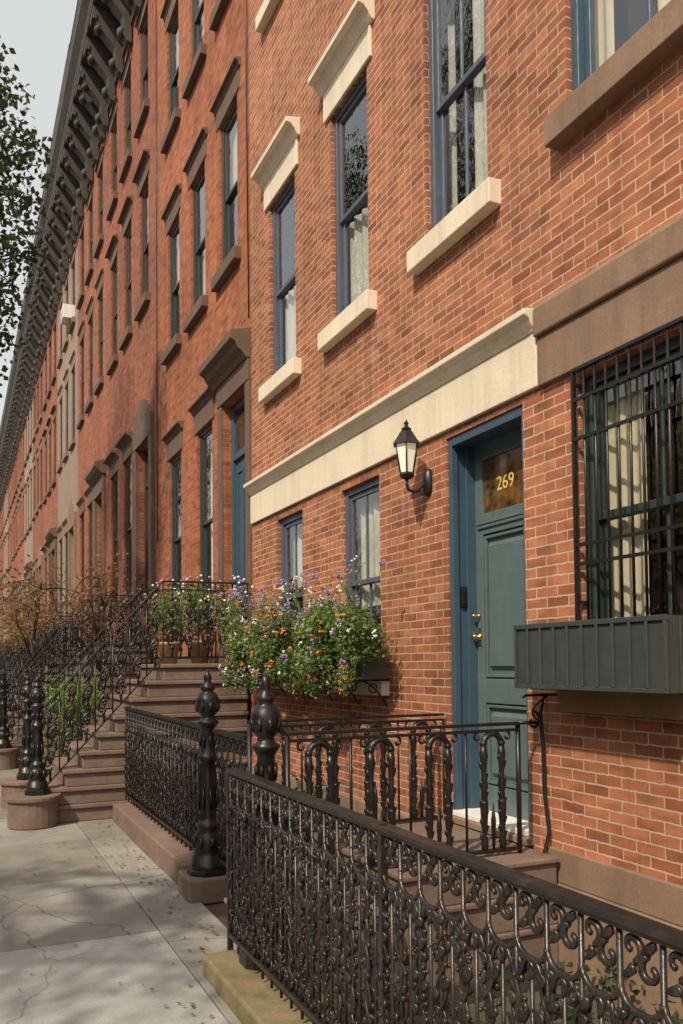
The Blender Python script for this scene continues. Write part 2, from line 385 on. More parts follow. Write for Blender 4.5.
# ---- house 0 : near right, brown trim
h=House('brick0','brown','blue',-2.6,3.885)
h.window(2.55,3.57,.0,1.5,0,True,True,1)
h.window(2.60,3.62,2.96,4.9,3,True)
h.window(-.2,.8,2.96,4.9,0,True); h.window(-.2,.8,-.1,1.5,0,True)
for yy in (-.2,2.6): h.window(yy,yy+1.0,6.95,8.8,1); h.sill(yy,yy+1,6.95)
h.sill(2.60,3.62,2.96,.16,.10,.08); h.sill(-.2,.8,2.96)
h.sill(2.55,3.57,-.155,.12,.06,.14,1)
h.t.box(F-.035,F+.002,-2.59,3.88,1.54,1.815)
h.t.prism([(F,1.817),(F-.055,1.817),(F-.06,1.83),(F-.06,1.97),(F-.045,2.0),(F,2.01)],-2.59,3.88)
h.cornice()
h.t.box(F-.05,F+.002,-2.59,3.88,GZ-.15,-1.21,0); h.t.box(F-.03,F+.002,-2.59,3.88,-1.208,-1.03,0)
h.finish(12.9)
house0=h
g=MB(); gx=F-.035; ya,yb=2.50,3.575; za,zb=.19,1.53
for y in (ya,yb): g.box(gx-.010,gx+.010,y-.010,y+.010,za,zb)
n=13
for k in range(1,n):
    y=ya+(yb-ya)*k/n; g.tube([(gx,y,za),(gx,y,zb-.005)],.0075,6)
for z in (za,.50,.60,1.16,1.37,zb): g.box(gx-.012,gx+.002,ya,yb,z-.009,z+.009)
for y in (ya+.05,yb-.012):
    for z in (.3,1.45): g.box(gx,F+.02,y-.009,y+.009,z-.009,z+.009)
g.obj('window_security_grille',[M['iron']],None)

# ---- house A : cream trim
h=House('brickA','cream','frameA',3.885,9.07,'blind')
door=(4.07,4.92,-1.02,1.50); h.ops.append(door)
for i,(a,b,z0,z1,st) in enumerate([(5.93,6.65,-.14,1.47,1),(7.56,8.26,-.14,1.47,1)]):
    h.window(a,b,z0,z1,st); h.sill(a,b,z0,.12,.07,.13)
for (a,b,st) in [(4.38,5.14,3),(6.07,6.80,2),(7.69,8.44,2)]:
    h.window(a,b,2.93,4.85,st,st==3); h.sill(a,b,2.93,.155,.09,.14); h.hood(a,b,4.85,.26,.05,.15,.10,.13)
    h.window(a,b,7.0,8.8,1); h.sill(a,b,7.0,.15,.09,.15); h.hood(a,b,8.8,.3)
    h.window(a,b,10.3,11.9,1); h.sill(a,b,10.3)
h.t.box(F-.03,F+.002,3.89,9.06,1.548,1.86)
h.t.prism([(F,1.862),(F-.035,1.862),(F-.045,1.88),(F-.06,1.90),(F-.075,1.93),(F-.11,1.95),(F-.11,1.985),(F,2.0)],3.89,9.06)
h.cornice()
h.t.box(F-.04,F+.002,4.97,9.06,GZ-.05,-1.12,2)
h.t.box(F-.05,F+.20,4.03,4.96,-1.06,-1.018,2)
h.finish(12.9)
houseA=h
dr=MB(); fr=MB(); y0,y1,z0,z1=door
xd=F+.19
fr.box(F+.012,F+.06,y1-.045,y1-.001,z0,z1-.001); fr.box(F+.012,F+.06,y0+.001,y0+.03,z0,z1-.001)
fr.box(F+.012,F+.06,y0+.03,y1-.045,z1-.06,z1-.001)
fr.box(F+.06,F+.25,y1-.03,y1-.0015,z0,z1-.001); fr.box(F+.06,F+.25,y0+.0015,y0+.025,z0,z1-.001); fr.box(F+.06,F+.25,y0+.025,y1-.03,z1-.05,z1-.0015)
fr.box(F+.12,F+.19,y1-.05,y1-.03,z0,z1-.05)
fr.obj('door_frame',[M['blue']],houseA.e,bevel=.004)
a,b=y0+.025,y1-.03
dr.box(xd+.03,xd+.06,a,b,z0+.01,z1-.05)
sw=.10
dr.box(xd,xd+.03,a,a+sw,z0+.01,z1-.05); dr.box(xd,xd+.03,b-sw,b,z0+.01,z1-.05)
zz=[(z0+.01,z0+.20),(-.28,-.12),(.84,.98),(1.34,z1-.05)]
for p,q in zz: dr.box(xd,xd+.03,a+sw,b-sw,p,q)
def panel(p,q,u0,u1):
    dr.box(xd+.008,xd+.03,u0,u0+.02,p,q); dr.box(xd+.008,xd+.03,u1-.02,u1,p,q)
    dr.box(xd+.008,xd+.03,u0+.02,u1-.02,p,p+.02); dr.box(xd+.008,xd+.03,u0+.02,u1-.02,q-.02,q)
    dr.prism([(xd+.03,p+.045),(xd+.006,p+.075),(xd+.006,q-.075),(xd+.03,q-.045)],u0+.05,u1-.05)
panel(z0+.21,-.29,a+sw+.005,b-sw-.005); panel(-.11,.83,a+sw+.005,b-sw-.005)
dr.box(xd-.012,xd,a+.05,b-.05,.88,.905); dr.box(xd-.018,xd,a+.05,b-.05,.905,.92)
dr.obj('door_leaf',[M['door']],houseA.e,bevel=.004)
g=MB(); g.box(xd+.015,xd+.028,a+sw,b-sw,.98,1.34); g.obj('door_glass',[M['amberRefl']],houseA.e)
k=MB()
for z,r in ((.16,.024),(.30,.016)):
    k.tube([(xd,b-.055,z),(xd-.015,b-.055,z),(xd-.02,b-.055,z),(xd-.05,b-.055,z),(xd-.06,b-.055,z)],[r,r,r*.4,r*.8,r*.5],12)
k.box(xd-.006,xd,b-.075,b-.035,.10,.22)
k.obj('door_knob',[M['brass']],houseA.e)
k=MB(); k.box(F+.07,F+.115,y1-.05,y1-.03,.36,.50); k.box(F+.075,F+.11,y1-.056,y1-.05,.38,.48); k.obj('door_keypad',[M['iron']],houseA.e,bevel=.004)
k=MB(); k.box(F-.02,F+.19,y0+.03,y1-.03,-1.017,-.985); k.obj('door_saddle',[M['white']],houseA.e,bevel=.004)
t=bpy.data.curves.new('house_number','FONT'); t.body='269'; t.size=.13; t.align_x='CENTER'; t.extrude=.001
to=bpy.data.objects.new('house_number',t); sc.collection.objects.link(to); to.location=(xd+.0135,4.54,1.11); to.rotation_euler=(math.radians(90),0,math.radians(-90)); to.parent=houseA.e; t.materials.append(M['gold'])

# ---- house B : red brick, stoop
h=House('brickB','brownB','frameB',9.07,14.1)
h.ops.append((9.25,10.2,.0,3.2))
def simple_door(h,y0,y1,z0,z1,m=0):
    f=h.fr; x=F+.10
    f.box(x,x+.06,y0,y0+.08,z0,z1,m); f.box(x,x+.06,y1-.08,y1,z0,z1,m); f.box(x,x+.06,y0+.08,y1-.08,z1-.08,z1,m)
    zt=z1-.7; f.box(x,x+.06,y0+.08,y1-.08,zt,zt+.08,m)
    h.g.quad((x+.03,y0+.08,zt+.08),(x+.03,y0+.08,z1-.08),(x+.03,y1-.08,z1-.08),(x+.03,y1-.08,zt+.08))
    ym=(y0+y1)/2
    for a,b in ((y0+.08,ym-.006),(ym+.006,y1-.08)):
        f.box(x+.04,x+.07,a,b,z0,zt,m)
        for p,q in ((z0+.15,z0+.8),(z0+.95,zt-.15)):
            f.box(x+.025,x+.04,a+.07,a+.09,p,q,m); f.box(x+.025,x+.04,b-.09,b-.07,p,q,m); f.box(x+.025,x+.04,a+.09,b-.09,p,p+.02,m); f.box(x+.025,x+.04,a+.09,b-.09,q-.02,q,m)
    h.i.quad((x+.09,y0,z0),(x+.09,y1,z0),(x+.09,y1,z1),(x+.09,y0,z1))
simple_door(h,9.25,10.2,0,3.2,2)
h.t.box(F-.03,F+.002,9.10,9.245,0,3.2); h.t.box(F-.03,F+.002,10.205,10.36,0,3.2)
h.t.box(F-.04,F+.002,9.10,10.36,3.202,3.45)
h.t.prism([(F,3.452),(F-.06,3.452),(F-.09,3.50),(F-.15,3.55),(F-.18,3.61),(F-.24,3.65),(F-.24,3.74),(F,3.8)],9.09,10.46)
for (a,b) in ((10.70,11.46),(12.40,13.15)):
    h.window(a,b,.65,3.17,3,False,False); h.sill(a,b,.65); h.hood(a,b,3.17,.28,.04,.10,.06)
for (a,b) in ((9.55,10.3),(11.0,11.76),(12.45,13.2)):
    h.window(a,b,4.88,6.8,R.choice([1,2]),False,False); h.sill(a,b,4.88); h.hood(a,b,6.8,.24,.03,.08,.05)
    h.window(a,b,8.3,10.1,1,False,False); h.sill(a,b,8.3); h.hood(a,b,10.1,.24,.03,.08,.05)
    h.window(a,b,10.9,12.0,1,False,False); h.sill(a,b,10.9)
for (a,b) in ((10.70,11.46),(12.40,13.15)): h.window(a,b,-1.3,-.2,1,False,False)
h.t.box(F-.04,F+.002,10.5,14.08,-.12,.1)
h.cornice(); h.finish(12.9)
mb=MB(); mb.tube([(F-.02,9.11,12),(F-.025,9.12,7),(F-.02,9.10,3.9)],.008,5); mb.tube([(F-.02,13.95,12),(F-.03,13.9,7.5),(F-.02,13.95,2.0)],.009,5); mb.obj('service_cable',[M['iron']])

# ---- further row houses
def row_house(y0,wm,tm,fm,k):
    y1=y0+5.1
    h=House(wm,tm,fm,y0,y1)
    q=R.uniform(-.25,.25)
    d0,d1=y0+.4,y0+1.5
    h.ops.append((d0,d1,.25,3.9)); simple_door(h,d0,d1,.25,3.9)
    h.t.box(F-.06,F+.002,d0-.25,d0-.003,.25,3.9); h.t.box(F-.06,F+.002,d1+.003,d1+.25,.25,3.9); h.t.box(F-.07,F+.002,d0-.25,d1+.25,3.902,4.25)
    if k%2: h.t.prism([(F,4.252),(F-.09,4.252),(F-.2,4.35),(F-.25,4.42),(F-.25,4.5),(F,4.58)],d0-.3,d1+.3)
    else:
        n=10; vs=[]
        for i in range(n+1):
            t=i/n; yy=d0-.25+(d1-d0+.5)*t; zz=4.252+.42*math.sin(math.pi*t)
            vs+= [(F-.07,yy,4.252),(F-.07,yy,zz),(F+.002,yy,zz)]
        h.t.add(vs,[(3*i,3*i+3,3*i+4,3*i+1) for i in range(n)]+[(3*i+1,3*i+4,3*i+5,3*i+2) for i in range(n)])
    cp=.05 if k%3 else .12
    for a in (y0+2.25,y0+3.75):
        h.window(a,a+.8,1.3,4.0,R.choice([1,2,3]),False,False); h.sill(a,a+.8,1.3); h.hood(a,a+.8,4.0,.26,.04,.12,cp)
        h.window(a,a+.8,-1.2,.1,1,False,False)
    for a in (y0+.6,y0+2.2,y0+3.8):
        h.window(a,a+.75,6.3+q,8.45+q,R.choice([1,2,3]),False,False); h.sill(a,a+.75,6.3+q); h.hood(a,a+.75,8.45+q,.24,.03,.08,cp*.7)
        h.window(a,a+.75,9.85,11.65,R.choice([1,2,3]),False,False); h.sill(a,a+.75,9.85); h.hood(a,a+.75,11.65,.14,.03,.05,.03)
    h.t.box(F-.04,F+.002,y0+1.8,y1-.01,.3,.5)
    h.cornice(12.2,13.65+(.14 if k%3==1 else 0)); h.finish(12.9)
    return h
y=14.1
seq=[('brickC','brownB','frameC'),('brickD','brownB','frameC'),('brownstone_wall','brown','frameB'),('brickD','brownB','frameC'),('brickC','brown','frameC'),('brownstone_wall','brownB','frameB'),('brickD','brown','frameC')]
k=0
while y<84:
    row_house(y,*seq[k%len(seq)],k); y+=5.1; k+=1
YEND=y
mb=MB(); mb.box(F-.32,F+.05,24.95,25.58,9.87,10.25); 
for q in range(7): mb.box(F-.325,F-.32,25.0,25.53,9.90+q*.045,9.92+q*.045)
mb.obj('window_air_conditioner',[M['white']],bevel=.01)
h=House('white','cream','frameC',YEND+8,YEND+26)
h.e.name='apartment_building'
h.mats=('white','cream','frameC','curtain')
yy=YEND+9
while yy<YEND+24:
    for z in (0,3.2,6.4,9.6,12.8): h.window(yy,yy+1,z,z+1.9,1,False,False)
    yy+=2.2
h.finish(17,cornice=False)

# ------------------------------------------------------------------ ground
g=MB(); g.box(-400,400,-400,400,GZ-1.2,GZ-.16); g.obj('ground',[M['gnd']])
g=MB(); g.box(-9.9,-2.95,-60,300,GZ-.156,GZ-.13); g.obj('road',[M['asph']])
sw=MB()
yy=-5.3; k=0
xs=[(-2.78,-1.5),(-1.494,-.2),(-.194,1.115),(1.121,1.5)]
while yy<110:
    for i,(a,b) in enumerate(xs):
        if i==3 and yy<2.5: continue
        sw.box(a,b,yy+.005,yy+1.495,GZ-.15,GZ+R.uniform(-.005,.005),1 if (i==2 and 3.6<yy<3.9) else R.choice([0,0,0,2]))
    yy+=1.5
sw.obj('sidewalk',[M['con1'],M['con2'],M['con3']],bevel=.007)
g=MB(); g.box(-2.78,1.16,-6,112,GZ-.14,GZ-.02); g.box(1.16,F,3.72,112,GZ-.14,GZ-.025); g.obj('sidewalk_bed',[M['soil']])
g=MB()
yy=-6
while yy<112: g.box(-2.95,-2.783,yy+.004,yy+2.396,GZ-.15,GZ-.004); yy+=2.4
g.obj('kerb',[M['con3']],bevel=.012)
g=MB(); g.box(-13,-9.9,-30,150,GZ-.15,GZ); g.obj('sidewalk',[M['con1']])
g=MB()
for k in range(420):
    yy=R.uniform(2.5,16); e=abs(R.gauss(0,.22))
    xx=(1.14 if yy<4.4 else 1.44)-e if R.random()<.7 else R.uniform(-.6,1.4)
    if yy<4.4: xx=min(xx,1.14)
    d=R.uniform(0,6.28); l=R.uniform(.02,.045); z=GZ+.008
    c,s_=math.cos(d),math.sin(d)
    g.add([(xx,yy,z),(xx+c*l*.5-s_*l*.3,yy+s_*l*.5+c*l*.3,z+R.uniform(.002,.012)),(xx+c*l,yy+s_*l,z+.003),(xx+c*l*.5+s_*l*.3,yy+s_*l*.5-c*l*.3,z+.005)],[(0,1,2),(0,2,3)])
g.obj('fallen_leaves',[M['leafR']],fix=False)

g=MB(); g.box(1.16,1.47,-1.5,4.38,GZ-.15,-1.5,0); g.obj('stone_curb',[M['moss']],bevel=.015)
g=MB(); g.box(1.46,1.74,6.02,9.0,GZ-.02,-1.42,0); g.box(1.42,1.78,5.66,6.018,GZ-.02,-1.45,0); g.obj('stone_curb',[M['step']],bevel=.015)
g=MB(); g.box(1.475,F-.06,-1.5,3.70,GZ-.155,GZ-.12); g.obj('area_paving',[M['areafloor']])
g=MB()
for i in range(3):
    x0=1.50+i*.26; z0=GZ+i*.18
    g.box(x0,F-.055,3.76,5.05,z0-.15 if i==0 else z0,z0+.15)
    g.box(x0-.02,F-.053,3.74,5.07,z0+.15,z0+.18)
g.obj('entry_steps',[M['step']],bevel=.008)
g=MB(); g.box(1.8,F-.06,5.1,9.0,GZ-.05,GZ+.01); g.obj('planting_bed',[M['soil']])

# ------------------------------------------------------------------ ironwork
def frame_fn(P0,P1):
    P0=Vector(P0);P1=Vector(P1); d=P1-P0; L=math.hypot(d.x,d.y); dh=d/L
    hd=Vector((d.x,d.y,0)).normalized(); nrm=Vector((-hd.y,hd.x,0))
    return (lambda s,z,o=0: P0+dh*s+Vector((0,0,z))+nrm*o), L
def spiral(Fn,cs,cz,r0,r1,a0,a1,n=12,o=0):
    return [Fn(cs+(r0+(r1-r0)*k/n)*math.cos(a0+(a1-a0)*k/n), cz+(r0+(r1-r0)*k/n)*math.sin(a0+(a1-a0)*k/n),o) for k in range(n+1)]
def vine_fence(mb,P0,P1,h,pitch=.125,det=2,m=0):
    Fn,L=frame_fn(P0,P1)
    zr=h-.15
    mb.fbox(Fn,0,L,-.026,.026,h-.014,h,m); mb.fbox(Fn,0,L,-.016,.016,h-.028,h-.014,m)
    mb.fbox(Fn,0,L,-.014,.014,.07,.092,m)
    n=max(1,round(L/pitch)); p=L/n
    ns=5 if det>1 else 4
    J=lambda a: R.uniform(-a,a)
    for i in range(n+1):
        s=i*p; sg=1 if i%2 else -1
        if i<n:
            c=s+p/2
            q=p/.125
            mb.tube(spiral(Fn,c-.026*q,h-.062,.033*q,.008,-1.2,-1.2+5.6,11),[.0095]*6+[.0075]*6,ns,m)
            mb.tube(spiral(Fn,c+.030*q,h-.100,.033*q,.008,1.9,1.9+5.6,11),[.0095]*6+[.0075]*6,ns,m)
            mb.fleaf(Fn,c+.03*q,h-.05,.026,.013,.010,.7+J(.3),0,m)
            mb.fleaf(Fn,c-.03*q,h-.115,.026,.013,.010,.7+3.14+J(.3),0,m)
            mb.tube([Fn(c+(p/2)*math.cos(a),zr-.005-.045*math.sin(a)) for a in [math.pi*k/8 for k in range(9)]],.0085,ns,m)
            mb.tube([Fn(c+(p/2-.02)*math.cos(a),zr-.10+.055*math.sin(a)) for a in [math.pi*k/7 for k in range(8)]],.008,ns,m)
            mb.fleaf(Fn,c,zr-.075,.030,.013,.011,-1.57,0,m)
            mb.tube([Fn(c,.08),Fn(c,zr-.09)],.0062,ns,m)
            mb.fleaf(Fn,c,.14,.035,.014,.011,1.57,0,m)
        if 0<i<n or det>1:
            mb.tube([Fn(s,.02),Fn(s,h-.02)],.0075,ns,m)
            H0,H1=.10,zr-.05; nn=22 if det>1 else 12
            for ph in (0,math.pi):
                pts=[Fn(s+.024*math.sin(ph+(H1-H0)*t/nn*2*math.pi/.205+i),H0+(H1-H0)*t/nn,.006*math.cos(ph+t)) for t in range(nn+1)]
                mb.tube(pts,.0065,4,m)
            nb=12 if det>1 else 7
            for k in range(nb):
                z=H0+(H1-H0)*(k+.5)/nb+J(.012)
                sd=1 if (k+i)%2 else -1
                e=R.uniform(.75,1.25)
                mb.fleaf(Fn,s+sd*.026*e,z,.030*e,.017*e,.010,(.75 if sd>0 else 2.39)+J(.5),J(.010),m)
                if det>1:
                    mb.fleaf(Fn,s-sd*.016,z+.02,.017*e,.014*e,.012,R.uniform(0,6),J(.012),m)
                    if R.random()<.45:
                        for _ in range(3): mb.blob(Fn(s-sd*.030+J(.008),z-.012+J(.010),J(.008)),.0085,m)
            for z in ((.24,.48,.68) if det>1 else (.25,.5)):
                z=z*h/.93+J(.02)
                mb.tube(spiral(Fn,s+sg*.034,z,.026,.007,-2.0,-2.0+sg*5.4,10,.004),.006,ns,m)
                mb.tube(spiral(Fn,s-sg*.034,z-.06,.024,.007,1.2,1.2-sg*5.2,10,-.004),.006,ns,m)
def newel(name,x,y,z,H=1.4,sc_=1.0,mat='iron'):
    mb=MB(); s=H/1.4; w=sc_
    P=[(.125,0),(.125,.05),(.115,.06),(.115,.10),(.095,.115),(.10,.14),(.105,.19),(.095,.25),(.07,.28),(.082,.30),(.082,.315),(.06,.34),(.055,.37),(.066,.46),(.07,.56),(.062,.66),(.052,.74),(.066,.76),(.072,.78),(.066,.80),(.05,.82),(.048,.98),(.06,1.0),(.075,1.02),(.075,1.035),(.05,1.05),(.045,1.07),(.07,1.10),(.083,1.15),(.08,1.19),(.06,1.23),(.035,1.245),(.05,1.26),(.052,1.275),(.03,1.30),(.024,1.32),(.03,1.335),(.022,1.365),(.004,1.40)]
    mb.lathe([(r*w,zz*s) for r,zz in P],x,y,z,20,0,flute=(.36*s,.74*s))
    mb.lathe([(.15*w,-.06),(.15*w,.012),(.13*w,.02)],x,y,z,8,0,sm=False,rot=math.pi/8)
    for k in range(8):
        a=k*math.pi/4
        mb.blob((x+.10*w*math.cos(a),y+.10*w*math.sin(a),z+.2*s),(.02,.02,.05),0)
        mb.blob((x+.074*w*math.cos(a),y+.074*w*math.sin(a),z+1.14*s),(.018,.018,.045),0)
        mb.blob((x+.055*w*math.cos(a),y+.055*w*math.sin(a),z+.9*s),(.012,.012,.05),0)
        mb.blob((x+.066*w*math.cos(a),y+.066*w*math.sin(a),z+.5*s),(.010,.010,.09),0)
    return mb.obj(name,[M[mat]])

mb=MB()
vine_fence(mb,(1.315,4.36,-1.5),(1.315,-.8,-1.5),.95,.125,2)
for yv in (4.385,2.60,.85): 
    mb.box(1.303,1.329,yv-.013,yv+.013,-1.52,-.545)
mb.blob((1.315,4.385,-.535),.02)
mb.obj('ornate_iron_fence',[M['ironR']])
mb=MB(); vine_fence(mb,(1.6,9.0,-1.42),(1.6,5.92,-1.42),.98,.14,2)
mb.obj('ornate_iron_fence',[M['iron']])
newel('newel_post',1.6,5.84,-1.43,1.39,1.0)
newel('newel_post',1.43,4.12,-1.45,1.40,.95)
mb=MB(); vine_fence(mb,(1.62,5.70,-1.40),(1.63,5.05,-1.40),.95,.13,1); mb.obj('iron_gate',[M['iron']])

def arch_rail(P0,P1,h):
    mb=MB(); Fn,L=frame_fn(P0,P1)
    mb.fbox(Fn,0,L,-.022,.022,h-.016,h); mb.fbox(Fn,0,L,-.012,.012,h-.05,h-.035)
    mb.fbox(Fn,0,L,-.012,.012,.03,.05)
    mb.tube([Fn(0,h-.02),Fn(0,-.3)],.013,6)
    n=max(1,int(L/.30)); p=L/n
    for i in range(n):
        c=(i+.5)*p; w=.058; zt=h-.12
        leg=[(0,.016),(.05,.022),(.09,.013),(.16,.018),(.26,.023),(.34,.015),(.38,.024),(.42,.014),(.50,.017),(.56,.023),(zt,.016)]
        zs=[l for l in leg if l[0]<=zt]
        for sd in (-1,1):
            mb.tube([Fn(c+sd*w,.04+z*(zt-.04)/zt) for z,r in zs],[r for z,r in zs],8)
            for z in (.12,.2,.3,.4,.5):
                mb.fleaf(Fn,c+sd*(w+.012),z,.030,.016,.014,1.57-sd*.5,0); mb.fleaf(Fn,c+sd*(w-.012),z+.04,.026,.014,.014,1.57+sd*.5,0)
        mb.tube([Fn(c+w*math.cos(a),zt+w*1.05*math.sin(a)) for a in [math.pi*k/10 for k in range(11)]],[.018]+[.017]*9+[.018],8)
        for a in (.5,1.1,2.0,2.6): mb.fleaf(Fn,c+w*1.1*math.cos(a),zt+w*1.15*math.sin(a),.024,.013,.014,a+1.57)
        mb.blob(Fn(c,h-.055),(.018,.018,.022)); 
        for sd in (-1,1):
            mb.tube(spiral(Fn,c+sd*(w+.035),zt+.045,.028,.006,math.pi/2,math.pi/2-sd*5,10),.007,5)
            mb.blob(Fn(c+sd*w,zt+.01),.024); mb.blob(Fn(c+sd*w,.3),.027)
        mb.tube([Fn((i+1)*p,.04),Fn((i+1)*p,h-.04)],.007,5)
        mb.tube([Fn(c,.04),Fn(c,.2),Fn(c,.3)],[.008,.014,.002],6)
    return mb,Fn,L
mb,Fn,L=arch_rail((1.47,3.92,-1.07),(2.83,3.92,-1.07),.73)
mb.tube([(2.83,3.92,-.345),(2.83,3.92,-1.08)],.014,6)
mb.tube([(2.83,3.92,-.345),(2.99,3.92,-.35)],.011,6)
sp=[(2.93+(.06-.0045*k)*math.cos(1.57-.5*k),3.92,-.34+(.06-.0045*k)*math.sin(1.57-.5*k)) for k in range(12)]
mb.tube(sp,.008,5)
mb.tube([(2.99,3.90,-.20),(2.97,3.90,-.3),(2.985,3.9,-.5),(2.99,3.90,-.75),(2.985,3.86,-.95),(2.95,3.86,-1.06),(2.93,3.86,-1.15)],.011,6)
mb.obj('iron_stair_railing',[M['iron']])
mb,Fn,L=arch_rail((1.62,4.97,-1.08),(2.98,4.97,-1.08),.73); mb.obj('iron_stair_railing',[M['iron']])

# ------------------------------------------------------------------ stoops
def stoop(y0,y1,xf,zl,n):
    mb=MB(); r=(zl-GZ)/n; xl=2.02; t=(xl-xf)/(n-1)
    for i in range(n):
        x0=xf+i*t; z0=GZ+i*r
        mb.box(x0,F-.055,y0,y1,z0,z0+r-.045); mb.box(x0-.03,F-.05,y0-.03,y1+.03,z0+r-.045,z0+r-.0)
    for yq in (y0-.02,y1+.02):
        mb.lathe([(.24,0),(.24,r+.08),(.27,r+.085),(.27,r+.13)],xf+.02,yq,GZ,24,0,sm=False)
    return mb,r,xl
def scroll_rail(mb,P0,P1,h,pitch=.2):
    Fn,L=frame_fn(P0,P1)
    mb.fbox(Fn,0,L,-.024,.024,h-.018,h); mb.fbox(Fn,0,L,-.01,.01,h-.1,h-.088); mb.fbox(Fn,0,L,-.012,.012,.06,.08)
    n=max(1,round(L/pitch)); p=L/n
    for i in range(n):
        s=(i+.5)*p
        mb.tube([Fn(i*p,.06),Fn(i*p,h-.02)],.008,5)
        mb.tube([Fn(s,h-.09),Fn(s,h-.22)],[.009,.012],5)
        mb.tube([Fn(s,.07),Fn(s,.2)],[.014,.012],5)
        for (cz,sg) in ((.58*h+.04,1),(.28*h+.04,-1)):
            q=.068
            mb.tube([Fn(s+sg*(q-.004*k)*math.cos(-1.57+.6*k),cz+(q+.03-.006*k)*math.sin(-1.57+.6*k)) for k in range(13)],.0115,5)
            mb.tube([Fn(s-sg*(q-.006*k)*math.cos(1.57+.6*k)*.9,cz+(q+.02-.006*k)*math.sin(1.57+.6*k)) for k in range(9)],.009,5)
            mb.fleaf(Fn,s,cz,.035,.02,.014,.8*sg)
        for dz in (.2,.5,.78): mb.fleaf(Fn,s,dz*h,.035,.024,.018,1.57)
        mb.tube(spiral(Fn,s-.03,h-.055,.028,.006,0,5,8),.006,4); mb.tube(spiral(Fn,s+.035,h-.055,.028,.006,3.14,-2,8),.006,4)
def stoop_full(y0,y1,xf,zl,n):
    e=empty('stone_stoop')
    mb,r,xl=stoop(y0,y1,xf,zl,n); mb.obj('steps',[M['step']],e,bevel=.01)
    mb=MB()
    z1=GZ+r+.1
    for y in (y0+.03,y1-.03):
        scroll_rail(mb,(xf+.1,y,z1-.02),(xl,y,zl),.90,.19)
        scroll_rail(mb,(xl,y,zl),(F-.02,y,zl),.90,.19)
    mb.obj('stair_railing',[M['iron']],e)
    for y in (y0,y1):
        o=newel('newel',xf+.06,y,GZ+r+.17,1.15,.85); o.parent=e
stoop_full(9.12,10.4,.68,.0,9)
yy=14.1
while yy<60:
    stoop_full(yy+.25,yy+1.65,.6,.25,10); yy+=5.1
for yy in (10.55,15.9,21.0,26.1,31.2):
    mb=MB(); vine_fence(mb,(1.45,yy+3.2,-1.5),(1.45,yy,-1.5),.98,.2,1); mb.obj('ornate_iron_fence',[M['iron']])

# ------------------------------------------------------------------ lantern
e=empty('wall_lantern'); cx,cy=2.835,5.16
mb=MB()
mb.lathe([(.105,0),(.10,.012),(.085,.03),(.05,.085),(.035,.10),(.04,.11),(.02,.125),(.012,.14),(.02,.152),(.008,.165),(.002,.18)],cx,cy,1.50,6,0,sm=False)
mb.lathe([(.02,0),(.045,.01),(.058,.03),(.052,.045)],cx,cy,1.26,6,0,sm=False)
for k in range(6):
    a=k*math.pi/3
    mb.tube([(cx+.05*math.cos(a),cy+.05*math.sin(a),1.30),(cx+.085*math.cos(a),cy+.085*math.sin(a),1.50)],.0055,5)
mb.tube([(cx,cy,1.27),(cx,cy,1.22),(cx+.01,cy,1.19),(cx+.05,cy,1.175),(cx+.09,cy,1.19),(cx+.12,cy,1.23),(F-.02,cy,1.25)],[.012,.012,.011,.011,.011,.012,.012],8)
mb.tube([(cx+.10,cy,1.20),(cx+.12,cy,1.16),(cx+.145,cy,1.16),(cx+.15,cy,1.19),(cx+.135,cy,1.2)],.006,6)
mb.lathe([(.001,-.0),(.03,.01),(.045,.03),(.05,.1),(.045,.17),(.03,.19),(.001,.2)],F-.0,cy,1.15,12)
mb.obj('lantern_metal',[M['iron']],e)
mb=MB(); mb.lathe([(.048,0),(.081,.195)],cx,cy,1.303,6,0,sm=False); mb.obj('lantern_glass',[M['lampglass']],e)

# ------------------------------------------------------------------ window box, house 0
e=empty('window_box_planter')
mb=MB(); a,b=2.75,3.82; x0,x1=2.76,2.99; zb_,zt=-.15,.185
mb.box(x0,x0+.012,a,b,zb_,zt); mb.box(x1-.012,x1,a,b,zb_,zt); mb.box(x0+.012,x1-.012,a,a+.012,zb_,zt); mb.box(x0+.012,x1-.012,b-.012,b,zb_,zt); mb.box(x0+.012,x1-.012,a+.012,b-.012,zb_,zb_+.02)
mb.box(x0-.012,x0,a-.012,b+.012,zt-.02,zt+.005); mb.box(x0-.012,x0,a-.012,b+.012,zb_,zb_+.02)
nn=10
for k in range(nn+1):
    y=a+(b-a)*k/nn; mb.box(x0-.014,x0,y-.008,y+.008,zb_+.02,zt-.02)
for k in range(4):
    x=x0+(x1-x0)*k/3; mb.box(x-.005,x+.005,a-.009,a,zb_,zt)
mb.obj('box',[M['box']],e,bevel=.002,seg=1)
mb=MB(); mb.box(x0+.013,x1-.013,a+.013,b-.013,.08,.12); mb.obj('soil',[M['soil']],e)
mb=MB()
mb.tube([(F-.01,3.80,-.19),(2.80,3.8,-.19),(2.78,3.8,-.2)],.008,6)
mb.tube([(2.97-.1*math.sin(k*.3),3.84,-.2-.016*k) for k in range(10)],.006,5)
mb.obj('bracket',[M['iron']],e)

